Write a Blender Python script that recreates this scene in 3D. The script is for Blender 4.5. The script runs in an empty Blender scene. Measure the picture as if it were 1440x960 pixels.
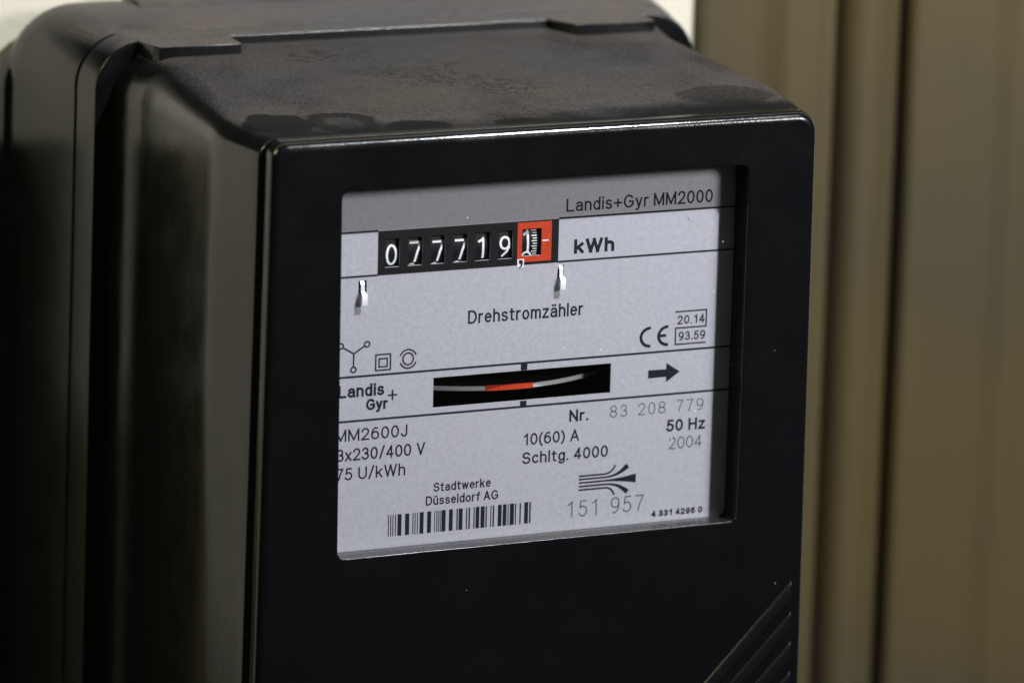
import bpy, bmesh, math, random
import numpy as np
from mathutils import Vector, Matrix
random.seed(7)
R = math.radians
S = 0.001                      # everything below is written in millimetres
scene = bpy.context.scene
COL = scene.collection

# ------------------------------------------------------------------ camera
def cam_axes(yaw, pitch, roll):
    cy, sy, cp, sp = math.cos(yaw), math.sin(yaw), math.cos(pitch), math.sin(pitch)
    f = Vector((sy*cp, cy*cp, -sp)); r = Vector((cy, -sy, 0)); u = r.cross(f)
    c, s = math.cos(roll), math.sin(roll)
    return c*r+s*u, -s*r+c*u, f
cr_, cu_, cf_ = cam_axes(R(22.7), R(14.4), R(1.36))
DIST = 1350.0
cpos = -DIST*(cf_ + cr_*(35/6500) + cu_*(-27/6500))
cd = bpy.data.cameras.new('camera'); cam = bpy.data.objects.new('camera', cd); COL.objects.link(cam)
M = Matrix((( cr_.x, cu_.x, -cf_.x), (cr_.y, cu_.y, -cf_.y), (cr_.z, cu_.z, -cf_.z))).to_4x4()
M.translation = cpos*S
cam.matrix_world = M
cd.sensor_width = 36; cd.lens = 36*6500/1440
cd.clip_start = 0.05; cd.clip_end = 50
cd.dof.use_dof = True; cd.dof.focus_distance = 1.345; cd.dof.aperture_fstop = 7.8; cd.dof.aperture_blades = 7
scene.camera = cam

# ------------------------------------------------------------------ light
w = bpy.data.worlds.new("World"); scene.world = w; w.use_nodes = True
bg = w.node_tree.nodes['Background']
bg.inputs[0].default_value = (0.85, 0.82, 0.58, 1); bg.inputs[1].default_value = 0.024
def lamp(name, pos, target, size, power, color, shape='DISK', size_y=None, spread=None):
    l = bpy.data.lights.new(name, 'AREA'); l.shape = shape; l.size = size
    if size_y: l.size_y = size_y
    l.energy = power; l.color = color
    if spread: l.spread = R(spread)
    o = bpy.data.objects.new(name, l); COL.objects.link(o)
    o.location = Vector(pos)*S
    d = (Vector(target)-Vector(pos)).normalized()
    o.rotation_euler = d.to_track_quat('-Z', 'Y').to_euler()
    return o
kd = Vector((0.75, -1.0, 1.75)).normalized()
lamp('ceiling_lamp', kd*850, (0, 0, 0), 0.028, 12.9, (0.91, 0.96, 1.0))
lamp('room_lamp', Vector((0.74, -1.0, 0.45)).normalized()*1500, (0, 0, 0), 0.34, 15.0, (1.0, 0.97, 0.95))
lamp('added_side_fill', (-640, -50, 440), (-230, 165, 0), 0.30, 1.95, (1.0, 0.98, 0.58))  # added fill, no real source: brightens the left wall mirrored in the cover side
scene.view_settings.view_transform = 'Standard'; scene.view_settings.look = 'None'
scene.view_settings.gamma = 1; scene.view_settings.exposure = 0.0
scene.render.engine = 'CYCLES'

# ------------------------------------------------------------------ materials
def mat(name, col, rough=0.4, metal=0.0, spec=0.5):
    m = bpy.data.materials.new(name); m.use_nodes = True
    b = m.node_tree.nodes['Principled BSDF']
    b.inputs['Base Color'].default_value = (*col, 1); b.inputs['Roughness'].default_value = rough
    b.inputs['Metallic'].default_value = metal; b.inputs['Specular IOR Level'].default_value = spec
    return m, m.node_tree, b
class NT:
    """small helper for node graphs"""
    def __init__(s, nt): s.nt = nt
    def n(s, t, **k):
        o = s.nt.nodes.new(t)
        for a, v in k.items(): setattr(o, a, v)
        return o
    def link(s, a, b): s.nt.links.new(a, b)
    def math(s, op, a, b=None, c=None, clamp=False):
        o = s.n('ShaderNodeMath', operation=op, use_clamp=clamp)
        for i, v in enumerate((a, b, c)):
            if v is None: continue
            if isinstance(v, (int, float)): o.inputs[i].default_value = v
            else: s.link(v, o.inputs[i])
        return o.outputs[0]
    def noise(s, vec, scale, detail=3, rough=0.5, dist=0.0):
        o = s.n('ShaderNodeTexNoise'); o.inputs['Scale'].default_value = scale
        o.inputs['Detail'].default_value = detail; o.inputs['Roughness'].default_value = rough
        o.inputs['Distortion'].default_value = dist
        s.link(vec, o.inputs['Vector']); return o.outputs['Fac']
    def ramp(s, v, lo, hi, a=0.0, b=1.0, smooth=True):
        o = s.n('ShaderNodeMapRange', interpolation_type='SMOOTHSTEP' if smooth else 'LINEAR')
        o.inputs['From Min'].default_value = lo; o.inputs['From Max'].default_value = hi
        o.inputs['To Min'].default_value = a; o.inputs['To Max'].default_value = b
        s.link(v, o.inputs['Value']); return o.outputs[0]
    def mix(s, f, a, b):
        o = s.n('ShaderNodeMix', data_type='RGBA')
        if isinstance(f, (int, float)): o.inputs[0].default_value = f
        else: s.link(f, o.inputs[0])
        for i, v in ((6, a), (7, b)):
            if isinstance(v, tuple): o.inputs[i].default_value = (*v, 1)
            else: s.link(v, o.inputs[i])
        return o.outputs[2]
    def bump(s, h, strength, dist):
        o = s.n('ShaderNodeBump'); o.inputs['Strength'].default_value = strength
        o.inputs['Distance'].default_value = dist; s.link(h, o.inputs['Height']); return o.outputs[0]

def plastic(name, dusty, specks=True, rough=0.165):
    m, nt, b = mat(name, (0.0034, 0.0036, 0.0042), rough)
    g = NT(nt)
    tc = g.n('ShaderNodeTexCoord'); P = tc.outputs['Object']
    fine = g.noise(P, 900, 3, 0.6)
    mott = g.noise(P, 60, 4, 0.6)
    rbase = g.ramp(mott, 0.3, 0.75, rough-0.03, rough+0.07)
    col = (0.0034, 0.0036, 0.0042)
    rsock = rbase
    colsock = None
    if dusty:
        geo = g.n('ShaderNodeNewGeometry')
        sepn = g.n('ShaderNodeSeparateXYZ'); g.link(geo.outputs['Normal'], sepn.inputs[0])
        up = g.ramp(sepn.outputs[2], 0.66 if dusty == 'plain' else 0.80, 0.975)
        sp = g.n('ShaderNodeSeparateXYZ'); g.link(P, sp.inputs[0])
        X, Y = sp.outputs[0], sp.outputs[1]
        n1 = g.noise(P, 26, 5, 0.6, 0.4)
        n2 = g.noise(P, 1500, 3, 0.75); n3 = g.noise(P, 75, 4, 0.6)
        # dust rubbed thin along the front edge
        yy = g.math('ADD', Y, g.math('MULTIPLY', g.math('SUBTRACT', n1, 0.5), 0.030))
        edge = g.math('MAXIMUM', g.ramp(yy, -0.002, 0.014), g.math('MULTIPLY', g.math('LESS_THAN', sp.outputs[2], -0.045), 0.30))
        d = g.math('MULTIPLY', up, edge)
        if dusty == 'prints':
            for (cx, cy, rx, ry, k, inner) in ((-76, 13, 10, 13, .95, 0), (-57, 11, 10.5, 13, .85, 1), (-38, 1, 10, 9, .97, 0),
                                         (-6, 0, 9, 5, .9, 0), (66, 17, 15, 11, .55, 0), (20, 6, 14, 4, .4, 0), (-88, 70, 7, 30, .35, 0)):
                ex = g.math('DIVIDE', g.math('SUBTRACT', X, cx*S), rx*S)
                ey = g.math('DIVIDE', g.math('SUBTRACT', Y, cy*S), ry*S)
                rr = g.math('ADD', g.math('MULTIPLY', ex, ex), g.math('MULTIPLY', ey, ey))
                rr = g.math('ADD', rr, g.math('MULTIPLY', g.math('SUBTRACT', n3, 0.5), 1.5))
                f = g.ramp(rr, 0.72, 1.12, 1-k, 1.0)
                if inner:
                    f2 = g.ramp(rr, 0.05, 0.35, 0.45, 0.0)
                    f = g.math('ADD', f, f2)
                d = g.math('MULTIPLY', d, f)
            # scribbles rubbed into the dust
            wv = g.n('ShaderNodeTexWave', wave_type='BANDS', bands_direction='DIAGONAL')
            wv.inputs['Scale'].default_value = 55; wv.inputs['Distortion'].default_value = 22; wv.inputs['Detail'].default_value = 3
            wv.inputs['Detail Scale'].default_value = 1.3
            g.link(P, wv.inputs['Vector'])
            lines = g.ramp(wv.outputs['Fac'], 0.0, 0.60, 1.0, 0.0)
            for (cx, cy, rx, ry) in ((-12, 62, 20, 20), (-34, 88, 16, 9), (8, 40, 14, 12)):
                ex = g.math('DIVIDE', g.math('SUBTRACT', X, cx*S), rx*S)
                ey = g.math('DIVIDE', g.math('SUBTRACT', Y, cy*S), ry*S)
                rr = g.math('ADD', g.math('MULTIPLY', ex, ex), g.math('MULTIPLY', ey, ey))
                msk = g.ramp(rr, 0.5, 1.2, 1.0, 0.0)
                d = g.math('MULTIPLY', d, g.math('SUBTRACT', 1.0, g.math('MULTIPLY', g.math('MULTIPLY', lines, msk), 0.55)))
        d = g.math('MULTIPLY', d, g.ramp(n1, 0.25, 0.7, 0.50, 1.1))
        d = g.math('MULTIPLY', d, g.ramp(n2, 0.32, 0.68, 0.25, 1.5))
        kq = 0.64 if dusty == 'prints' else 1.15
        tint = g.mix(g.ramp(g.noise(P, 18, 2), 0.35, 0.65), (0.092*kq, 0.078*kq, 0.068*kq), (0.078*kq, 0.073*kq, 0.078*kq))
        colsock = g.mix(d, col, tint)
        rsock = g.math('ADD', rbase, g.math('MULTIPLY', d, 0.45))
        g.link(g.math('MULTIPLY_ADD', d, -0.36, 0.5, clamp=True), b.inputs['Specular IOR Level'])
    if specks:
        v = g.n('ShaderNodeTexVoronoi'); v.inputs['Scale'].default_value = 330; g.link(P, v.inputs['Vector'])
        sel = g.n('ShaderNodeSeparateColor'); g.link(v.outputs['Color'], sel.inputs[0])
        sm = g.math('MULTIPLY', g.math('LESS_THAN', v.outputs['Distance'], 0.055), g.math('GREATER_THAN', sel.outputs[0], 0.988))
        colsock = g.mix(sm, colsock if colsock else col, (0.45, 0.45, 0.42))
    if colsock: g.link(colsock, b.inputs['Base Color'])
    g.link(rsock, b.inputs['Roughness'])
    g.link(g.bump(g.math('ADD', fine, g.math('MULTIPLY', mott, 0.6)), 0.10, 0.0004), b.inputs['Normal'])
    return m
M_cover = plastic('black_plastic_cover', 'prints')
M_case = plastic('black_plastic_case', 'plain', rough=0.20)
M_rib = mat('black_plastic_rib', (0.0036, 0.0038, 0.0044), 0.27)[0]

def silver():
    m, nt, b = mat('silver_painted_plate', (0.42, 0.42, 0.45), 0.5, 0.0)
    g = NT(nt); tc = g.n('ShaderNodeTexCoord'); P = tc.outputs['Object']
    f = g.noise(P, 2300, 2, 0.8); f2 = g.noise(P, 600, 3, 0.6); f3 = g.noise(P, 22, 3)
    v = g.math('ADD', g.math('MULTIPLY', f, 0.7), g.math('MULTIPLY', f2, 0.3))
    c = g.mix(g.ramp(v, 0.3, 0.7), (0.375, 0.38, 0.41), (0.55, 0.555, 0.59))
    c = g.mix(g.ramp(f3, 0.3, 0.7, 0, 0.25), c, (0.44, 0.44, 0.50))
    g.link(c, b.inputs['Base Color'])
    b.inputs['Metallic'].default_value = 0.12
    g.link(g.bump(f, 0.12, 0.0003), b.inputs['Normal'])
    return m
M_silver = silver()
def ink(name, col, rough=0.5, spec=0.25):
    m, nt, b = mat(name, col, rough, 0.0, spec); g = NT(nt); tc = g.n('ShaderNodeTexCoord')
    f = g.noise(tc.outputs['Object'], 1500, 3, 0.7)
    c2 = tuple(min(1, x*1.5+0.004) for x in col)
    g.link(g.mix(g.ramp(f, 0.42, 0.75), col, c2), b.inputs['Base Color'])
    return m
M_ink = ink('dark_blue_ink', (0.007, 0.012, 0.016))
M_thin = ink('grey_engraved_ink', (0.075, 0.08, 0.09))
M_black = ink('black_counter_print', (0.006, 0.008, 0.0075))
M_red = ink('orange_red_print', (0.48, 0.045, 0.014))
M_white = ink('white_digit_paint', (0.80, 0.82, 0.85), 0.5)
M_void = mat('dark_interior', (0.004, 0.004, 0.005), 0.8)[0]
M_drum_disc_shade = mat('black_drum_and_disc_shade', (0.006, 0.0065, 0.008), 0.5, 0.0, 0.25)[0]
M_alu = mat('brushed_aluminium', (0.70, 0.71, 0.74), 0.45, 0.5)[0]
M_hook = mat('bright_tin', (0.9, 0.9, 0.92), 0.42, 0.25)[0]
def pane_mat():
    m = bpy.data.materials.new('clear_window'); m.use_nodes = True; nt = m.node_tree; nt.nodes.clear(); g = NT(nt)
    out = g.n('ShaderNodeOutputMaterial'); tr = g.n('ShaderNodeBsdfTransparent'); tr.inputs[0].default_value = (0.97, 0.97, 0.98, 1)
    gl = g.n('ShaderNodeBsdfGlossy'); gl.inputs['Roughness'].default_value = 0.04; gl.inputs[0].default_value = (1, 1, 1, 1)
    lw = g.n('ShaderNodeLayerWeight'); fr_ = g.math('MULTIPLY_ADD', g.math('POWER', lw.outputs['Facing'], 5.0), 0.90, 0.035)
    mx = g.n('ShaderNodeMixShader'); g.link(fr_, mx.inputs[0]); g.link(tr.outputs[0], mx.inputs[1]); g.link(gl.outputs[0], mx.inputs[2])
    tc = g.n('ShaderNodeTexCoord'); P = tc.outputs['Object']
    v = g.n('ShaderNodeTexVoronoi'); v.inputs['Scale'].default_value = 420; g.link(P, v.inputs['Vector'])
    sel = g.n('ShaderNodeSeparateColor'); g.link(v.outputs['Color'], sel.inputs[0])
    big = g.noise(P, 30, 2)
    thr = g.ramp(big, 0.35, 0.7, 0.998, 0.965)
    sm = g.math('MULTIPLY', g.math('LESS_THAN', v.outputs['Distance'], 0.08), g.math('GREATER_THAN', sel.outputs[0], thr))
    df = g.n('ShaderNodeBsdfDiffuse'); df.inputs[0].default_value = (0.85, 0.85, 0.85, 1)
    mx2 = g.n('ShaderNodeMixShader'); g.link(sm, mx2.inputs[0]); g.link(mx.outputs[0], mx2.inputs[1]); g.link(df.outputs[0], mx2.inputs[2])
    g.link(mx2.outputs[0], out.inputs[0]); return m
M_pane = pane_mat()
def panelpaint():
    m, nt, b = mat('olive_beige_panel_paint', (0.17, 0.145, 0.085), 0.5, 0.0, 0.25)
    g = NT(nt); tc = g.n('ShaderNodeTexCoord'); P = tc.outputs['Object']
    n = g.noise(P, 9, 3); n2 = g.noise(P, 400, 2)
    g.link(g.mix(g.ramp(n, 0.35, 0.65), (0.074, 0.056, 0.024), (0.062, 0.050, 0.026)), b.inputs['Base Color'])
    g.link(g.bump(n2, 0.05, 0.0004), b.inputs['Normal']); return m
M_panel = panelpaint()
def wallpaint():
    m, nt, b = mat('cream_wall_paint', (0.74, 0.69, 0.58), 0.6)
    g = NT(nt); tc = g.n('ShaderNodeTexCoord'); P = tc.outputs['Object']
    g.link(g.mix(g.noise(P, 12, 4), (0.56, 0.52, 0.425), (0.62, 0.575, 0.475)), b.inputs['Base Color'])
    g.link(g.bump(g.noise(P, 300, 3), 0.2, 0.001), b.inputs['Normal']); return m
M_wall = wallpaint()
M_side_blocker = mat('olive_grey_blocker', (0.085, 0.075, 0.045), 0.6, 0.0, 0.2)[0]
M_top_blocker = mat('dark_grey_blocker', (0.010, 0.010, 0.009), 0.6, 0.0, 0.15)[0]

# ------------------------------------------------------------------ mesh helpers
def link_mesh(name, verts, faces, material, parent=None, smooth=None):
    me = bpy.data.meshes.new(name)
    me.from_pydata([(v[0]*S, v[1]*S, v[2]*S) for v in verts], [], faces)
    me.update()
    bm = bmesh.new(); bm.from_mesh(me); bmesh.ops.recalc_face_normals(bm, faces=bm.faces); bm.to_mesh(me); bm.free()
    me.materials.append(material)
    if smooth:
        for p in me.polygons: p.use_smooth = True
        me.set_sharp_from_angle(angle=R(smooth))
    o = bpy.data.objects.new(name, me); COL.objects.link(o)
    if parent: o.parent = parent
    return o
def flat_mesh(name, verts, faces, material, parent=None):
    """print lying on the plate: faces point to the viewer (-Y)"""
    me = bpy.data.meshes.new(name)
    me.from_pydata([(v[0]*S, v[1]*S, v[2]*S) for v in verts], [], faces); me.update()
    bm = bmesh.new(); bm.from_mesh(me)
    for f in bm.faces:
        f.normal_update()
        if f.normal.y > 0: f.normal_flip()
    bm.to_mesh(me); bm.free()
    me.materials.append(material)
    o = bpy.data.objects.new(name, me); COL.objects.link(o)
    if parent: o.parent = parent
    return o
def bevel_prism(name, poly, axis, a, b, material, parent, bev=0.5, seg=2):
    """poly of 2-D points extruded from a to b along axis ('Z': points are x,y; 'Y': points are x,z)"""
    bm = bmesh.new()
    mk = {'Z': lambda p, t: (p[0]*S, p[1]*S, t*S), 'Y': lambda p, t: (p[0]*S, t*S, p[1]*S), 'X': lambda p, t: (t*S, p[0]*S, p[1]*S)}[axis]
    v0 = [bm.verts.new(mk(p, a)) for p in poly]; v1 = [bm.verts.new(mk(p, b)) for p in poly]
    n = len(poly)
    bm.faces.new(v0); bm.faces.new(v1[::-1])
    for i in range(n): bm.faces.new((v0[i], v1[i], v1[(i+1) % n], v0[(i+1) % n]))
    bmesh.ops.recalc_face_normals(bm, faces=bm.faces)
    if bev: bmesh.ops.bevel(bm, geom=bm.edges[:], offset=bev*S, segments=seg, affect='EDGES', profile=0.5)
    me = bpy.data.meshes.new(name); bm.to_mesh(me); bm.free()
    me.materials.append(material)
    for p in me.polygons: p.use_smooth = True
    me.set_sharp_from_angle(angle=R(20))
    o = bpy.data.objects.new(name, me); COL.objects.link(o)
    if parent: o.parent = parent
    return o
def tag(o, label=None, cat=None, group=None, kind=None):
    for k, v in (('label', label), ('category', cat), ('group', group), ('kind', kind)):
        if v: o[k] = v
    return o
def thing(name, label, cat, loc=(0, 0, 0)):
    o = bpy.data.objects.new(name, None); COL.objects.link(o); o.location = Vector(loc)*S
    return tag(o, label, cat)
NC = 10
def outline(Y, xl, xr, ztop, zbot, r, taper=0.0, ztref=70.0, taper_r=None, rr_=None):
    """rounded rectangle ring, points (x,Y,z); taper widens it downwards"""
    pts = []
    r2 = rr_ or r
    for cx, cz, a0, r in ((xr-r2, ztop-r2, 0, r2), (xl+r, ztop-r, 90, r), (xl+r, zbot+r, 180, r), (xr-r, zbot+r, 270, r)):
        for i in range(NC+1):
            a = R(a0+90*i/NC); pts.append([cx+r*math.cos(a), Y, cz+r*math.sin(a)])
    mid = (xl+xr)/2
    for p in pts: p[0] += ((taper if taper_r is None else taper_r) if p[0] > mid else -taper)*(ztref-p[2])
    return pts
def loft(name, rings, material, parent, cap_first=False, cap_last=False, smooth=35):
    n = len(rings[0]); V = [p for r in rings for p in r]; F = []
    for k in range(len(rings)-1):
        for i in range(n):
            j = (i+1) % n; F.append((k*n+i, k*n+j, (k+1)*n+j, (k+1)*n+i))
    if cap_first: F.append(tuple(range(n)))
    if cap_last: F.append(tuple(range((len(rings)-1)*n, len(rings)*n)))
    return link_mesh(name, V, F, material, parent, smooth)

# ------------------------------------------------------------------ wall, cabinet panels
WY = 176.0
def prism_profile(name, prof, z0, z1, material, parent, smooth=50):
    V = []; F = []
    n = len(prof)
    for z in (z0, z1):
        for (x, y) in prof: V.append((x, y, z))
    for i in range(n-1): F.append((i, i+1, n+i+1, n+i))
    # thickness behind
    return link_mesh(name, V, F, material, parent, smooth)
wall = link_mesh('wall', [(-900, WY, -700), (900, WY, -700), (900, WY, 700), (-900, WY, 700),
                          (-900, WY+60, -700), (900, WY+60, -700), (900, WY+60, 700), (-900, WY+60, 700)],
                 [(0, 1, 2, 3), (4, 5, 6, 7), (0, 1, 5, 4), (2, 3, 7, 6), (0, 3, 7, 4), (1, 2, 6, 5)], M_wall)
tag(wall, kind='structure')
def arc(cx, cy, r, a0, a1, n=8):
    return [(cx+r*math.cos(R(a0+(a1-a0)*i/n)), cy+r*math.sin(R(a0+(a1-a0)*i/n))) for i in range(n+1)]
def sheet(name, pts, z0, z1, t, parent):
    """bent sheet metal of thickness t following the plan line pts"""
    P = [Vector(p) for p in pts]; out = []
    for i, p in enumerate(P):
        a = P[max(i-1, 0)]; b = P[min(i+1, len(P)-1)]
        d = (b-a).normalized(); nrm = Vector((-d.y, d.x)); out.append(p+nrm*t)
    prof = [tuple(p) for p in P]+[tuple(p) for p in out[::-1]]+[tuple(P[0])]
    return prism_profile(name, prof, z0, z1, M_panel, parent)
def cabinet(parent, sx=1):
    Z0, Z1 = -420, 420
    # flange along the wall, with a small rolled bead
    a = [(128.5, WY-.5), (128.8, 173.6), (130, 172.6), (133, 172.2), (149, 172), (154, 171), (157.5, 169), (160, 168), (162, 168), (165, 168.6), (171, 168.6)]+arc(171, 171.6, 3, 270, 360, 5)+[(174, WY-.5)]
    b = [(174.2, 175.4), (181.2, 175.3), (182.4, 171.6), (184.4, 168.2), (188, 166.4), (192.5, 167), (197, 169.5), (201, 172.6), (204.8, 174.4)]
    c = [(205.6, WY-.5), (205.6, 170)]+arc(209.1, 170, 3.5, 180, 270, 6)+[(236, 166.5), (240, 165.8), (243.5, 164.3), (246.5, 163.7), (249.5, 164.3), (253, 165.8), (257, 166.5), (290, 166.5)]+arc(290, 169.5, 3, 270, 360, 5)+[(293, WY-.5)]
    for nm, q in (('edge_flange', a), ('rolled_moulding', b), ('door_panel', c)):
        q = [(sx*x, y) for x, y in q]
        sheet(nm, q, Z0, Z1, 0.8*sx, parent)
    if sx < 0: sheet('side_panel', [(-293.5, 167), (-293.5, 159), (-290, 156), (-520, 156)][1:], Z0, Z1, -0.8, parent)
cab = thing('metal_cabinet', 'olive beige sheet metal cabinet edge with vertical folds to the right of the black meter', 'cabinet', (0, 0, 0))
cabinet(cab)
bevel_prism('side_reflection_blocker', [(-149, -420), (-126, -420), (-126, 37), (-149, 37)], 'Y', 164, 175, M_side_blocker, cab, 1.5)  # added unseen block: darkens the middle of the cover's left-side reflection
bevel_prism('top_reflection_blocker', [(-400, 108), (400, 108), (400, 300), (-400, 300)], 'Y', 161, 175, M_top_blocker, cab, 1.0)  # added out-of-view block: keeps the bright wall out of the cover top's reflection

# ------------------------------------------------------------------ meter body
meter = thing('electricity_meter', 'black plastic electricity meter with silver dial plate and rolling number counter, mounted on the wall', 'electricity meter')
XC = -1.8; ZB = -190.0; TP = 0.0235
def rr(Y, half, ztop, r, dz=0):
    q = min(max(1-Y/109, 0), 1)
    return outline(Y, XC-half, XC+half+2.3*q, ztop, ZB-dz, r, TP, taper_r=TP-0.0142*q, rr_=r+1.6*q)
rings = []
# opening, from behind forward to the face
ox0, ox1, oz0, oz1 = -64.6, 62.3, -52.0, 56.4
rings.append(outline(-0.6, ox0, ox1, oz0+0, oz0, 0, 0) if False else outline(-0.5, ox0+0.3, ox1-0.3, oz1-0.3, oz0-0.5, 2.2))
rings.append(outline(-8.2, ox0, ox1, oz1, oz0, 2.4)); rings.append(outline(-8.68, ox0, ox1, oz1, oz0, 2.4))
for a in (30, 60, 90):
    d = 0.22*(1-math.cos(R(a))); rings.append(outline(-8.68-0.22*math.sin(R(a)), ox0-d, ox1+d, oz1+d, oz0-d, 2.4+d))
fr = 2.5; H0 = 83.7; ZT = 71.2
rings.append(outline(-8.9, ox0-.9, ox1+.9, oz1+.9, oz0-.9, 3.2)); rings.append(rr(-8.9, H0-fr-.5, ZT-fr-.5, 1.6))
for a in (0, 15, 30, 45, 60, 75, 90):
    o = fr*(1-math.sin(R(a))); y = -8.9+fr*(1-math.cos(R(a)))
    rings.append(rr(y, H0-o, ZT-o, 4.6-o*0.8))
rings.append(rr(-2.6, H0, ZT, 4.6))
rings.append(rr(-2.3, H0-0.8, ZT-0.12, 4.2))     # shadow groove down the sides
rings.append(rr(-1.5, H0-0.8, ZT-0.10, 4.2))
rings.append(rr(-1.3, H0+0.9, ZT+0.02, 5.2))
rings.append(rr(-1.0, H0+1.3, ZT+0.06, 5.4))
rings.append(rr(-0.4, H0+1.5, ZT+0.10, 5.6))
K = 28
def side(t):
    y = 109*t
    def seg(y, a, b, s0, s1):                      # integral of a smooth slope change between a and b
        u = min(max((y-a)/(b-a), 0), 1); return s0*min(y, a)+(b-a)*(s0*u+(s1-s0)*(u**3-u**4/2))+max(y-b, 0)*s1
    v = seg(y, 20, 28, 0.185, 0.002)
    return v + (0.0 if y < 90 else 0.5*(0.20)*(y-90)**2/4 if y < 94 else 0.20*2+0.20*(y-94))
for k in range(1, K+1):
    t = k/K
    rings.append(rr(-0.4+109.1*t, H0+1.5+side(t), ZT+0.1+5.5*t, 5.6+8.2*t))
cover = loft('cover', rings, M_cover, meter)

# rear case with its stepped rim
rg = [rr(112, 86, 73, 12), rr(108, 86, 73, 12), rr(108, 97.8, 78.5, 14.4), rr(108, 98.6, 79.15, 14.8)]
for a in (30, 60, 90): rg.append(rr(108+0.35*(1-math.cos(R(a))), 98.6+0.35*math.sin(R(a)), 79.15+0.35*math.sin(R(a)), 15))
rg += [rr(109.3, 99.2, 79.6, 15), rr(118.6, 101.2, 79.9, 15.6), rr(119.0, 100.0, 79.75, 14.8), rr(120.0, 100.0, 79.8, 14.8), rr(120.4, 101.6, 80.05, 15.7)]
for k in range(1, 9):
    t = k/8; e = t*t*(3-2*t)
    rg.append(rr(120.4+38*t, 101.6+9.3*t, 80.3+1.8*e, 15.7+5*e))
rg += [rr(160, 110.8, 82.0, 20.5), rr(161.5, 110, 81, 20.5), rr(167.5, 109, 80, 20)]
case = loft('rear_case', rg, M_case, meter, cap_last=True)
bp = [outline(158, -60, 60, 60, ZB, 14), rr(158, 111.2, 68.5, 12), rr(158.6, 112.4, 69.6, 12.6), rr(159.6, 112.9, 70.1, 13), rr(167.6, 113.1, 70.3, 13)]
loft('back_plate', bp, M_case, meter, cap_last=True)
bevel_prism('spacer_block', [(-95, -180), (92, -180), (92, 60), (-95, 60)], 'Y', 167.8, 175.7, M_case, meter, 0.5)
# raised hanging lug on top
bevel_prism('hanging_lug', [(146, 81.2), (152, 83.0), (160, 84.6), (167.4, 85.2), (167.4, 76), (146, 74)], 'X', -73.5, 70, M_case, meter, 0.4)
# latch tabs
def tab(poly, z0, z1): return bevel_prism('latch_tab', poly, 'Z', z0, z1, M_case, meter, 0.25)
tab([(-84.0, 96), (-58.5, 96), (-58.5, 109.5), (-87.5, 109.5), (-86.8, 104), (-85.5, 99)], 73, 79.4)
tab([(52.2, 96), (78.0, 96), (78.0, 109.5), (46, 109.5), (47.5, 104.5), (50, 99.5)], 73, 79.7)

# diagonal grip ribs, lower right of the front
def rib(xe, z, L, h=1.0, wd=6.3):
    m = 1.052
    A = [(xe, z), (xe, z-wd), (xe-L, z-wd-L*m), (xe-L, z-L*m)]
    return bevel_prism('grip_rib', A, 'Y', -8.9-h, -8.0, M_rib, meter, 0.85, 4)
for k in range(0, 9):
    z = -72.0-k*9.5
    rib(81.0+(-z-70)*TP-(2 if k < 0 else 0), z, 70 if k >= 0 else 26, 1.1 if k >= 0 else 0.72)

# window pane
pn = bevel_prism('window_pane', [(ox0+.35, oz0-.3), (ox1-.35, oz0-.3), (ox1-.35, oz1-.35), (ox0+.35, oz1-.35)], 'Y', -3.2, -2.6, M_pane, meter, 0)

# ------------------------------------------------------------------ name plate with cut-outs
def holed(name, x0, x1, z0, z1, holes, y0, y1, material, parent):
    xs = sorted({x0, x1, *[h[0] for h in holes], *[h[1] for h in holes]}); zs = sorted({z0, z1, *[h[2] for h in holes], *[h[3] for h in holes]})
    def solid(i, j):
        if i < 0 or j < 0 or i >= len(xs)-1 or j >= len(zs)-1: return False
        cx = (xs[i]+xs[i+1])/2; cz = (zs[j]+zs[j+1])/2
        return not any(h[0] < cx < h[1] and h[2] < cz < h[3] for h in holes)
    V = {}; vl = []; F = []
    def v(i, j, s):
        if (i, j, s) not in V: V[(i, j, s)] = len(vl); vl.append((xs[i], (y0, y1)[s], zs[j]))
        return V[(i, j, s)]
    for i in range(len(xs)-1):
        for j in range(len(zs)-1):
            if not solid(i, j): continue
            F.append((v(i, j, 0), v(i+1, j, 0), v(i+1, j+1, 0), v(i, j+1, 0)))
            F.append((v(i, j, 1), v(i, j+1, 1), v(i+1, j+1, 1), v(i+1, j, 1)))
            if not solid(i-1, j): F.append((v(i, j, 0), v(i, j+1, 0), v(i, j+1, 1), v(i, j, 1)))
            if not solid(i+1, j): F.append((v(i+1, j, 0), v(i+1, j, 1), v(i+1, j+1, 1), v(i+1, j+1, 0)))
            if not solid(i, j-1): F.append((v(i, j, 0), v(i, j, 1), v(i+1, j, 1), v(i+1, j, 0)))
            if not solid(i, j+1): F.append((v(i, j+1, 0), v(i+1, j+1, 0), v(i+1, j+1, 1), v(i, j+1, 1)))
    return link_mesh(name, vl, F, material, parent)
digit_holes = [(x, x+4.55, 31.28, 39.65) for x in (-48.05, -41.0, -34.05, -27.1, -20.05, -13.0)]
red_hole = (-5.65, 0.53, 31.65, 39.75)
slot = (-32.4, 23.73, -11.65, -2.6)
hook_holes = [(-56.0, -53.5, 24.2, 28.0), (5.95, 7.75, 24.2, 28.3)]
plate = holed('name_plate', -72, 70, -60, 64, digit_holes+[red_hole, slot]+hook_holes, 0.0, 0.6, M_silver, meter)
counter_frame = holed('counter_frame', -50.22, 5.9, 29.1, 42.1, digit_holes+[red_hole], -0.06, -0.01, M_black, meter)
red = holed('red_surround', -7.1, 3.62, 29.95, 41.7, [red_hole], -0.12, -0.07, M_red, counter_frame)
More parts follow.
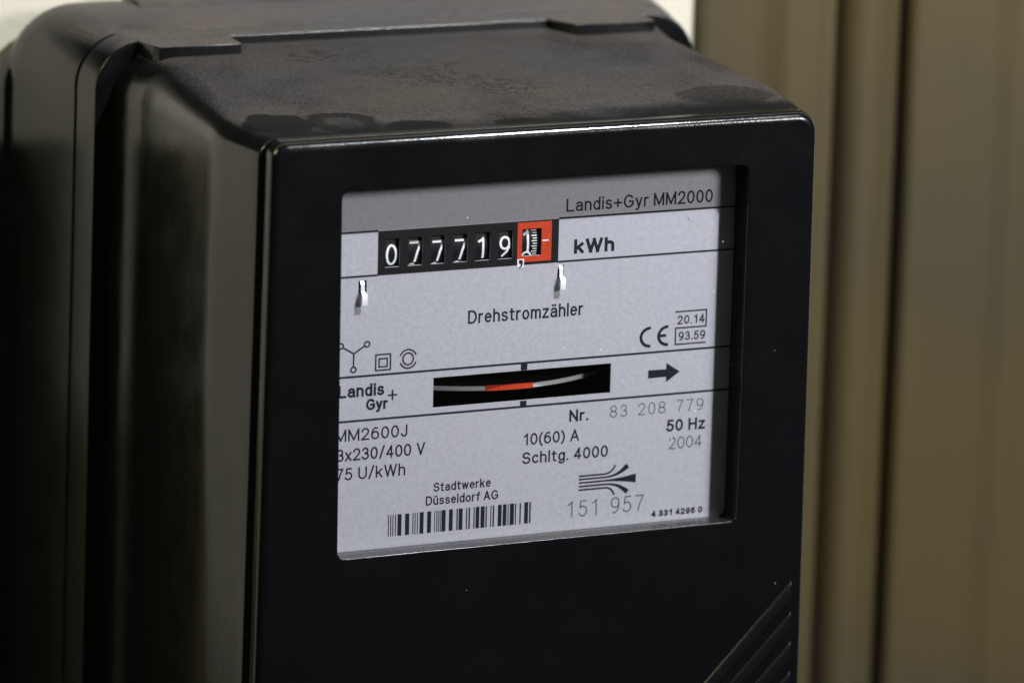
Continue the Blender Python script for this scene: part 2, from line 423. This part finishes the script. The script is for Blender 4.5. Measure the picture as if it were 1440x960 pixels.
# dark box behind the plate
bevel_prism('interior_box', [(-71, -59), (69, -59), (69, 62), (-71, 62)], 'Y', 92, 94, M_void, meter, 0)
holed('interior_wall', -71.5, 69.5, -59.5, 63, [(-70.5, 68.5, -58.5, 62)], 1.2, 92, M_void, meter)

# ------------------------------------------------------------------ stroke lettering
def A(cx, cy, rx, ry, a0, a1, n=None):
    n = n or max(6, int(abs(a1-a0)/9))
    return [(cx+rx*math.cos(R(a0+(a1-a0)*i/n)), cy+ry*math.sin(R(a0+(a1-a0)*i/n))) for i in range(n+1)]
def O(cx, cy, rx, ry): return A(cx, cy, rx, ry, 0, 360, 32)
arch = lambda x: [(x, .36)]+A(x+.22, .46, .22, .24, 180, 0)+[(x+.44, 0)]
G_ = {
'L': (.50, [[(0, 1), (0, 0), (.50, 0)]]),
'a': (.46, [A(.24, .49, .21, .21, 160, 0)+[(.45, .08), (.48, 0)], [(.45, .42), (.24, .38)]+A(.2, .19, .2, .19, 100, 285)+[(.36, .05), (.45, .18)]]),
'n': (.44, [[(0, 0), (0, .7)], arch(0)]),
'd': (.46, [[(.46, 1), (.46, 0)], O(.23, .35, .23, .35)]),
'i': (.0, [[(0, 0), (0, .7)], [(0, .96), (0, .99)]]),
's': (.42, [A(.21, .53, .19, .17, 25, 262)+A(.21, .18, .21, .18, 82, -155)]),
'+': (.56, [[(0, .42), (.56, .42)], [(.28, .14), (.28, .70)]]),
'G': (.70, [A(.36, .5, .36, .5, 42, 318)+[(.70, .2), (.70, .47), (.42, .47)]]),
'y': (.44, [[(0, .7), (.23, .02)], [(.44, .7), (.20, -.14)]+[(.15, -.25), (.02, -.27)]]),
'r': (.26, [[(0, 0), (0, .7)], [(0, .40)]+A(.22, .44, .22, .26, 180, 82)]),
'M': (.74, [[(0, 0), (0, 1), (.37, .06), (.74, 1), (.74, 0)]]),
'2': (.50, [A(.25, .72, .24, .28, 172, -28)+[(.40, .48), (.0, 0), (.50, 0)]]),
'0': (.50, [O(.25, .5, .25, .5)]),
'k': (.44, [[(0, 0), (0, 1)], [(.42, .7), (.03, .30)], [(.16, .43), (.44, 0)]]),
'W': (.92, [[(0, 1), (.23, 0), (.46, 1), (.69, 0), (.92, 1)]]),
'h': (.44, [[(0, 0), (0, 1)], arch(0)]),
'D': (.62, [[(0, .5), (0, 1), (.24, 1)]+A(.26, .5, .36, .5, 90, -90)+[(.24, 0), (0, 0), (0, .5)]]),
'e': (.46, [[(.02, .38), (.46, .38)]+A(.235, .35, .225, .35, 5, 315)]),
't': (.30, [[(.12, .92), (.12, .14)]+A(.24, .13, .12, .13, 180, 285), [(0, .7), (.30, .7)]]),
'o': (.47, [O(.235, .35, .235, .35)]),
'm': (.74, [[(0, 0), (0, .7)], [(0, .36)]+A(.185, .48, .185, .22, 180, 0)+[(.37, 0)], [(.37, .36)]+A(.555, .48, .185, .22, 180, 0)+[(.74, 0)]]),
'z': (.42, [[(.02, .7), (.41, .7), (0, 0), (.42, 0)]]),
'l': (.0, [[(0, 0), (0, 1)]]),
'1': (.26, [[(.0, .80), (.12, .86), (.24, 1), (.24, 0)]]),
'4': (.52, [[(.52, .26), (0, .26), (.38, 1), (.38, 0)]]),
'.': (.0, [[(0, 0), (0, .02)]]),
'9': (.50, [O(.25, .68, .25, .32), A(.20, .60, .30, .60, 8, -108)]),
'6': (.50, [O(.25, .32, .25, .32), A(.30, .40, .30, .60, 188, 72)]),
'5': (.48, [[(.44, 1), (.10, 1), (.05, .53)]+A(.22, .32, .26, .32, 128, -152)]),
'3': (.48, [A(.23, .75, .21, .25, 158, -88)+A(.23, .27, .25, .27, 88, -158)]),
'x': (.42, [[(0, .7), (.42, 0)], [(.42, .7), (0, 0)]]),
'/': (.34, [[(0, -.06), (.34, 1.06)]]),
'V': (.58, [[(0, 1), (.29, 0), (.58, 1)]]),
'7': (.48, [[(0, 1), (.48, 1), (.28, .5), (.17, 0)]]),
'U': (.58, [[(0, 1), (0, .32)]+A(.29, .32, .29, .32, 180, 360)+[(.58, 1)]]),
'J': (.38, [[(.38, 1), (.38, .24)]+A(.19, .24, .19, .24, 0, -172)]),
'(': (.18, [A(.46, .42, .46, .74, 125, 235)]),
')': (.18, [A(-.28, .42, .46, .74, 55, -55)]),
'A': (.64, [[(0, 0), (.32, 1), (.64, 0)], [(.10, .31), (.54, .31)]]),
'S': (.58, [A(.29, .75, .26, .25, 20, 250)+A(.29, .27, .29, .27, 76, -162)]),
'c': (.42, [A(.235, .35, .235, .35, 42, 318)]),
'g': (.46, [O(.23, .36, .23, .34), [(.46, .7), (.46, -.06)]+A(.235, -.06, .225, .21, 0, -150)]),
'N': (.58, [[(0, 0), (0, 1), (.58, 0), (.58, 1)]]),
'H': (.58, [[(0, 0), (0, 1)], [(.58, 0), (.58, 1)], [(0, .52), (.58, .52)]]),
'w': (.70, [[(0, .7), (.17, 0), (.35, .7), (.53, 0), (.70, .7)]]),
'u': (.44, [[(0, .7), (0, .24)]+A(.22, .24, .22, .24, 180, 360), [(.44, .7), (.44, 0)]]),
'f': (.30, [[(.11, 0), (.11, .78)]+A(.26, .78, .15, .22, 180, 88), [(0, .7), (.30, .7)]]),
'8': (.50, [O(.25, .75, .22, .25), O(.25, .25, .25, .25)]),
}
G_['ä'] = (.46, G_['a'][1]+[[(.12, .96), (.12, .98)], [(.34, .96), (.34, .98)]])
G_['ü'] = (.44, G_['u'][1]+[[(.11, .96), (.11, .98)], [(.33, .96), (.33, .98)]])
class Print:
    def __init__(s): s.V = []; s.F = []; s.y = 0.0
    def stroke(s, pts, wd, y, cap=True, widths=None):
        P = [Vector(p) for p in pts]; Q = [P[0]]; W = [widths[0] if widths else wd]
        for i, p in enumerate(P[1:], 1):
            if (p-Q[-1]).length > 1e-5: Q.append(p); W.append(widths[i] if widths else wd)
        P = Q; n = len(P)
        closed = n > 3 and (P[0]-P[-1]).length < 1e-3
        if closed: P = P[:-1]; W = W[:-1]; n -= 1
        elif cap:
            d = (P[1]-P[0]).normalized(); P[0] = P[0]-d*W[0]/2
            d = (P[-1]-P[-2]).normalized(); P[-1] = P[-1]+d*W[-1]/2
        s.y += 0.0006; yy = y-s.y
        L = []
        for i in range(n):
            if closed: a, b = P[i-1], P[(i+1) % n]
            else: a, b = (P[i-1] if i else None), (P[i+1] if i < n-1 else None)
            d1 = (P[i]-a).normalized() if a is not None else (b-P[i]).normalized()
            d2 = (b-P[i]).normalized() if b is not None else d1
            n1 = Vector((-d1.y, d1.x)); n2 = Vector((-d2.y, d2.x)); m = n1+n2
            m = n1 if m.length < 1e-4 else m.normalized()
            c = max(0.46, m.dot(n1)); L.append((P[i]+m*(W[i]/2/c), P[i]-m*(W[i]/2/c)))
        base = len(s.V)
        for l, r in L: s.V += [(l.x, yy, l.y), (r.x, yy, r.y)]
        for i in range(n if closed else n-1):
            j = (i+1) % n; s.F.append((base+2*i, base+2*j, base+2*j+1, base+2*i+1))
    def poly(s, pts, y):
        s.y += 0.0006; b = len(s.V); s.V += [(p[0], y-s.y, p[1]) for p in pts]; s.F.append(tuple(range(b, b+len(pts))))
    def build(s, name, m, parent): return flat_mesh(name, s.V, s.F, m, parent)
def layout(text, w, gap=.17, space=.34, mono=None):
    x = 0; out = []
    for ch in text:
        if ch == ' ': x += space; continue
        W, st = G_[ch]
        off = 0
        if mono: off = (mono-W)/2 if ch != '1' else (mono-W)/2-.04
        elif ch == '1': off = .08
        out.append((x+off, st))
        x += (mono if mono else W+(.14 if ch == '1' else 0))+w+gap
    return out, x-gap
def split_sharp(strokes):
    out = []
    for st in strokes:
        cur = [st[0]]
        for i in range(1, len(st)):
            cur.append(st[i])
            if i < len(st)-1:
                a, b = Vector(st[i])-Vector(st[i-1]), Vector(st[i+1])-Vector(st[i])
                if a.length > 1e-6 and b.length > 1e-6 and a.normalized().dot(b.normalized()) < -0.35:
                    out.append(cur); cur = [st[i]]
        out.append(cur)
    return out
def text(t, x0, x1, z0, cap, w, material=None, y=-0.03, name='printed_text', gap=.17, space=.34, mono=None, slant=0):
    out, tot = layout(t, w, gap, space, mono)
    p = Print(); wd = w*cap*(1.18 if (material or M_ink) is M_ink else 1.25); sx = (x1-x0)/(tot)
    for ox, st in out:
        for s_ in split_sharp(st):
            pts = [(x0+wd/2+(ox+px)*sx + slant*py, z0+wd/2+py*(cap-wd)) for px, py in s_]
            p.stroke(pts, wd, y)
    return p.build(name, material or M_ink, plate)
for t, x0, x1, z0, cap, wt, gp, sp in (
    ("Landis+Gyr MM2000", 8.12, 54.77, 43.95+.0, 3.90, .115, .17, .30),
    ("kWh", 10.86, 23.6, 31.3, 4.3, .19, .13, .3),
    ("Drehstromzähler", -21.99, 14.17, 12.69, 4.0, .12, .17, .3),
    ("20.14", 44.77, 53.47, 7.53, 2.68, .13, .2, .3),
    ("93.59", 45.27, 53.83, 2.59, 2.68, .13, .2, .3),
    ("MM2600J", -62.5, -40.26, -19.50, 3.68, .11, .16, .3),
    ("3x230/400 V", -62.0, -34.72, -25.37, 3.68, .115, .15, .36),
    ("75 U/kWh", -62.1, -40.71, -31.12, 3.68, .11, .15, .36),
    ("Nr.", 10.82, 16.79, -19.43, 3.61, .15, .17, .3),
    ("10(60) A", -3.85, 14.0, -25.40, 3.57, .12, .15, .36),
    ("Schltg. 4000", -3.89, 23.43, -31.07, 3.57, .125, .17, .36),
    ("50 Hz", 42.3, 54.78, -25.12, 3.68, .15, .16, .36),
    ("Stadtwerke", -31.72, -13.81, -36.98, 2.71, .13, .17, .3),
    ("Düsseldorf AG", -34.04, -11.36, -40.97, 2.81, .13, .17, .3),
    ("4 331 4296 0", 38.26, 54.87, -51.1, 1.95, .2, .17, .36)):
    zb = z0
    text(t, x0, x1, zb, cap, wt, gap=gp, space=sp)
text("83 208 779", 23.81, 54.1, -19.25, 3.68, .065, M_thin, gap=.26, space=.62, mono=.5)
text("2004", 43.19, 53.92, -30.57, 3.68, .075, M_thin, gap=.14, mono=.5)
text("151 957", 10.67, 35.51, -48.78, 4.98, .06, M_thin, gap=.24, space=.52, mono=.5)
# maker's mark: two lines and a plus
text("Landis", -61.7, -47.76, -6.46, 3.79, .155, name='logo', gap=.15)
text("Gyr", -53.13, -46.57, -10.66, 3.40, .17, name='logo', gap=.14)
p = Print(); p.stroke([(-46.5, -6.68), (-43.6, -6.68)], .5, -.03, False); p.stroke([(-45.05, -8.2), (-45.05, -5.1)], .5, -.03, False); p.build('logo', M_ink, plate)

# ruled lines
p = Print(); p.stroke([(-72, 42.2), (-50.22, 42.2)], .58, -.03, False); p.build('ruled_line', M_ink, plate)
p = Print(); p.stroke([(5.9, 42.2), (70, 42.2)], .58, -.03, False); p.build('ruled_line', M_ink, plate)
p = Print(); p.stroke([(-72, 29.2), (-50.22, 29.2)], .58, -.03, False); p.build('ruled_line', M_ink, plate)
p = Print(); p.stroke([(5.9, 29.25), (70, 29.25)], .58, -.03, False); p.build('ruled_line', M_ink, plate)
for z in (-0.35, -13.55):
    p = Print(); p.stroke([(-72, z), (70, z)], .62, -.03, False); p.build('ruled_line', M_ink, plate)
for z0, z1 in ((-2.5, -0.6), (-13.3, -11.75)):
    p = Print(); p.poly([(-5.0, z0), (-3.0, z0), (-3.0, z1), (-5.0, z1)], -.05); p.build('index_mark', M_ink, plate)
# little scratch mark right of kWh
p = Print(); p.stroke([(47.1, 39.9), (47.15, 38.9)], .18, -.03, False); p.build('printed_tick', M_ink, plate)
# CE mark
p = Print(); p.stroke(A(36.05, 4.37, 2.95, 2.75, 87, 273, 24), .92, -.03, False)
p.stroke(A(41.75, 4.42, 2.95, 2.75, 87, 273, 24), .92, -.03, False); p.stroke([(39.0, 4.5), (41.2, 4.5)], .86, -.03, False)
p.build('approval_mark', M_ink, plate)
p = Print(); p.stroke([(44.2, 11.42), (54.1, 11.42), (54.1, 6.43), (44.25, 6.43), (44.25, 1.48), (54.0, 1.48)], .44, -.03, True)
p.build('number_box', M_ink, plate)
# arrow
p = Print(); p.poly([(35.8, -5.75), (41.62, -5.85), (41.65, -8.15), (35.8, -8.2)], -.03); p.poly([(41.62, -3.95), (46.05, -6.85), (41.62, -9.8)], -.03)
p.build('direction_arrow', M_ink, plate)
# star-point symbol
p = Print()
J = (-57.17, 6.5)
for c in ((-61.2, 9.0), (-53.13, 9.03), (-57.2, 1.75)):
    p.stroke(O(c[0], c[1], .80, .80), .46, -.03)
    d = (Vector(J)-Vector(c)).normalized(); p.stroke([tuple(Vector(c)+d*.8), J], .46, -.03, False)
p.build('star_connection_symbol', M_ink, plate)
p = Print()
for x0, x1, z0, z1 in ((-50.37, -45.83, 1.0, 5.63), (-49.33, -46.85, 1.98, 4.4)):
    p.stroke([((x0+x1)/2, z1), (x1, z1), (x1, z0), (x0, z0), (x0, z1), ((x0+x1)/2, z1)], .44, -.03)
p.build('double_square_symbol', M_ink, plate)
p = Print(); p.stroke(O(-40.38, 3.72, 1.62, 1.75), .46, -.03)
p.stroke(A(-40.38, 3.72, 2.62, 2.78, 158, 22, 16), .46, -.03, False); p.stroke(A(-40.38, 3.72, 2.62, 2.78, 202, 338, 16), .46, -.03, False)
p.build('ring_symbol', M_ink, plate)
# barcode
bars = [(422, 427), (435, 440), (447, 452), (461, 466), (475, 497), (517, 540), (558, 563), (570, 575), (583, 588), (598, 620), (640, 662), (680, 684), (692, 697),
        (703, 708), (714, 718), (721, 743), (762, 783), (804, 811), (816, 838), (858, 864), (872, 880), (900, 906), (912, 932), (940, 962), (968, 975), (995, 1000), (1008, 1016),
        (1037, 1058), (1065, 1085), (1092, 1097), (1105, 1128), (1134, 1140), (1160, 1167), (1187, 1208), (1215, 1223)]
p = Print()
for a, b in bars:
    xa = -45.75+(a-422)/801*44.95; xb = -45.75+(b-422)/801*44.95
    p.poly([(xa, -49.3), (xb, -49.3), (xb, -42.8), (xa, -42.8)], -.03)
p.build('barcode', M_ink, plate)
# town utility emblem: five lines fanning out to the right
def bez(p0, p1, p2, p3, n=14):
    out = []
    for i in range(n+1):
        t = i/n; u = 1-t
        out.append((u**3*p0[0]+3*u*u*t*p1[0]+3*u*t*t*p2[0]+t**3*p3[0], u**3*p0[1]+3*u*u*t*p1[1]+3*u*t*t*p2[1]+t**3*p3[1]))
    return out
p = Print(); n_ = 14
for z, c, w1 in ((-36.38, bez((22.6, -36.38), (24.6, -36.3), (25.4, -35.3), (26.1, -33.9)), .5),
                 (-37.38, bez((22.6, -37.38), (26.4, -37.3), (27.9, -36.2), (30.1, -34.35)), 1.65),
                 (-38.45, bez((22.6, -38.45), (26.2, -38.4), (29.5, -38.45), (32.8, -38.45)), 2.75),
                 (-39.55, bez((22.6, -39.55), (26.2, -39.5), (28.0, -40.6), (30.2, -42.5)), 1.55),
                 (-40.62, bez((22.6, -40.62), (24.6, -40.6), (25.3, -41.6), (25.9, -43.0)), .55)):
    pts = [(14.4, z)]+c
    ws = [.52]+[.52+(w1-.52)*(i/n_)**1.7 for i in range(n_+1)]
    p.stroke(pts, .46, -.03, False, ws)
p.build('utility_emblem', M_ink, plate)
# comma below the red field
p = Print(); p.poly([(-7.0, 28.35), (-5.0, 28.35), (-4.85, 30.9), (-7.0, 30.9)], -.14); p.build('comma_patch', M_white, plate)
p = Print(); p.poly([(-6.5, 29.5), (-5.3, 29.5), (-5.3, 30.6), (-6.5, 30.6)], -.17); p.poly([(-5.9, 29.6), (-5.3, 29.6), (-5.5, 28.7), (-6.3, 28.25), (-6.5, 28.5), (-6.0, 28.9)], -.17)
p.build('comma', M_black, plate)
p = Print(); p.stroke([(0.75, 36.0), (2.7, 36.0)], .38, -.14, False); p.build('index_line', M_white, plate)

# ------------------------------------------------------------------ counter drums
RD = 11.5
def drum(cx, wd, cz, yc):
    n = 40; V = []; F = []
    for k, x in enumerate((cx-wd/2, cx-wd/2+.2, cx+wd/2-.2, cx+wd/2)):
        r = RD-(.2 if k in (0, 3) else 0)
        for i in range(n):
            a = 2*math.pi*i/n; V.append((x, yc+r*math.cos(a), cz+r*math.sin(a)))
    for k in range(3):
        for i in range(n): j = (i+1) % n; F.append((k*n+i, k*n+j, (k+1)*n+j, (k+1)*n+i))
    F.append(tuple(range(n))); F.append(tuple(range(3*n, 4*n)))
    return link_mesh('digit_drum', V, F, M_drum_disc_shade, counter_frame, 30)
DG = {'0': [A(1.4, 3, 1.4, 3, 0, 360, 36)],
      '7': [[(0, 6), (2.9, 6), (2.75, 5.0), (1.9, 2.8), (1.25, 0)]],
      '1': [[(.3, 5.2), (1.0, 5.5), (1.5, 6.1), (1.5, 0)]],
      '9': [A(1.45, 4.15, 1.4, 1.85, 0, 360, 30), [(2.85, 4.1), (2.7, 2.8), (2.0, 1.3), (.8, 0)]],
      '2': [A(1.4, 4.4, 1.4, 1.6, 170, -30)+[(.1, 0), (2.9, 0)]]}
def on_drum(name, strokes, ox, oz, cz, yc, wd=.62, sxy=(1, 1)):
    p = Print()
    for st in strokes:
        q = []
        for i in range(len(st)-1):          # subdivide for the curve
            a, b = Vector(st[i]), Vector(st[i+1]); m = max(1, int((b-a).length/.5))
            q += [tuple(a.lerp(b, t/m)) for t in range(m)]
        q.append(st[-1])
        if (Vector(q[0])-Vector(q[-1])).length < 1e-3: q[-1] = q[0]
        p.stroke([(ox+x*sxy[0], oz+y*sxy[1]) for x, y in q], wd, 0)
    V = []
    for x, y, z in p.V:
        a = (z-cz)/RD; r = RD+.03-y
        V.append((x, yc-r*math.cos(a), cz+r*math.sin(a)))
    return flat_mesh(name, V, p.F, M_white, counter_frame)
CZ = 35.0; YD = RD+0.78
for k, (ch, x, oz, nxt) in enumerate((('0', -47.45, 31.9, None), ('7', -40.05, 32.4, '9'), ('7', -33.05, 32.15, '8'), ('7', -26.1, 32.1, '8'), ('1', -19.2, 32.05, '2'), ('9', -12.35, 32.0, '0'))):
    cx = -48.05+7.01*k+2.9
    drum(cx, 5.6, CZ, YD)
    on_drum('digit', DG[ch], x+.3, oz+.0, CZ, YD, .68, (1, .92))
    # top of the following digit and foot of the one before just in view
    if k in (1, 2, 3): on_drum('digit', [[(0.0, 6.0), (0.6, 6.25), (1.1, 6.05)]], x+.2, oz-7.1, CZ, YD, .45)
    p = Print()
drum(-2.3, 7.0, CZ, YD)
on_drum('digit', [[(.4, 4.9), (1.1, 5.1), (1.5, 5.9), (1.5, 0)]], -4.9, 33.1, CZ, YD, .66)
on_drum('digit', DG['2'], -5.1, 26.6, CZ, YD, .6)
tk = []
for i in range(14):
    z = 30.4+i*.78; L = 1.35 if i % 2 else .95
    tk.append([(-2.0-(L-.9)*.9, z), (-2.0+.9, z)])
on_drum('drum_scale', tk, .3, 0, CZ, YD, .30)

# ------------------------------------------------------------------ rotor disc
def disc():
    RR = 52.0; cx = -5.0; cy = 2.7+RR; cz = -8.15; h = 1.4; n = 180; V = []; F = []
    for (r, z) in ((RR-.12, cz+h/2), (RR, cz+h/2-.12), (RR, cz-h/2+.12), (RR-.12, cz-h/2)):
        for i in range(n): a = 2*math.pi*i/n; V.append((cx+r*math.cos(a), cy+r*math.sin(a), z))
    for k in range(3):
        for i in range(n): j = (i+1) % n; F.append((k*n+i, k*n+j, (k+1)*n+j, (k+1)*n+i))
    F.append(tuple(range(n))); F.append(tuple(range(3*n, 4*n)))
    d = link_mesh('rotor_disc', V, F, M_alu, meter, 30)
    d.data.materials.append(M_drum_disc_shade)
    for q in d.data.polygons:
        if abs(q.normal.z) > 0.9: q.material_index = 1; q.use_smooth = False  # flat faces coloured dark to stand for shade on the aluminium
    # red mark wrapped on the rim
    V = []; F = []; a0, a1 = R(259.3), R(275.8); m = 14
    for i in range(m+1):
        a = a0+(a1-a0)*i/m
        for z in (cz-h/2-.02, cz+h/2+.25): V.append((cx+(RR+.04)*math.cos(a), cy+(RR+.04)*math.sin(a), z))
    for i in range(m): F.append((2*i, 2*i+2, 2*i+3, 2*i+1))
    flat_mesh('red_mark', V, F, M_red, d)
    return d
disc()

# ------------------------------------------------------------------ bent metal hooks
def hook(x, z):
    prof = [(3.5, z+3.9-.6), (0.2, z+3.6-.6), (-.35, z+2.9-.6), (-.5, z+.2), (-1.5, z-.6), (-1.7, z-1.2), (-1.6, z-3.6)]
    V = []; F = []; n = len(prof)
    for i, (y, zz) in enumerate(prof):
        hw = .55 if i < 4 else .82
        a = Vector(prof[max(i-1, 0)]); b = Vector(prof[min(i+1, n-1)]); d = (b-a).normalized(); nn = Vector((d.y, -d.x))*.22
        for s1 in (-1, 1):
            for s2 in (-1, 1): V.append((x+(.2 if i >= 4 else 0)+s1*hw, y+s2*nn.x, zz+s2*nn.y))
    for i in range(n-1):
        a = 4*i; b = a+4
        for p_, q_ in ((0, 1), (1, 3), (3, 2), (2, 0)): F.append((a+p_, a+q_, b+q_, b+p_))
    F += [(0, 1, 3, 2), (4*n-4, 4*n-3, 4*n-1, 4*n-2)]
    return link_mesh('metal_hook', V, F, M_hook, meter, 30)
hook(-54.9, 24.6); hook(6.75, 24.9)
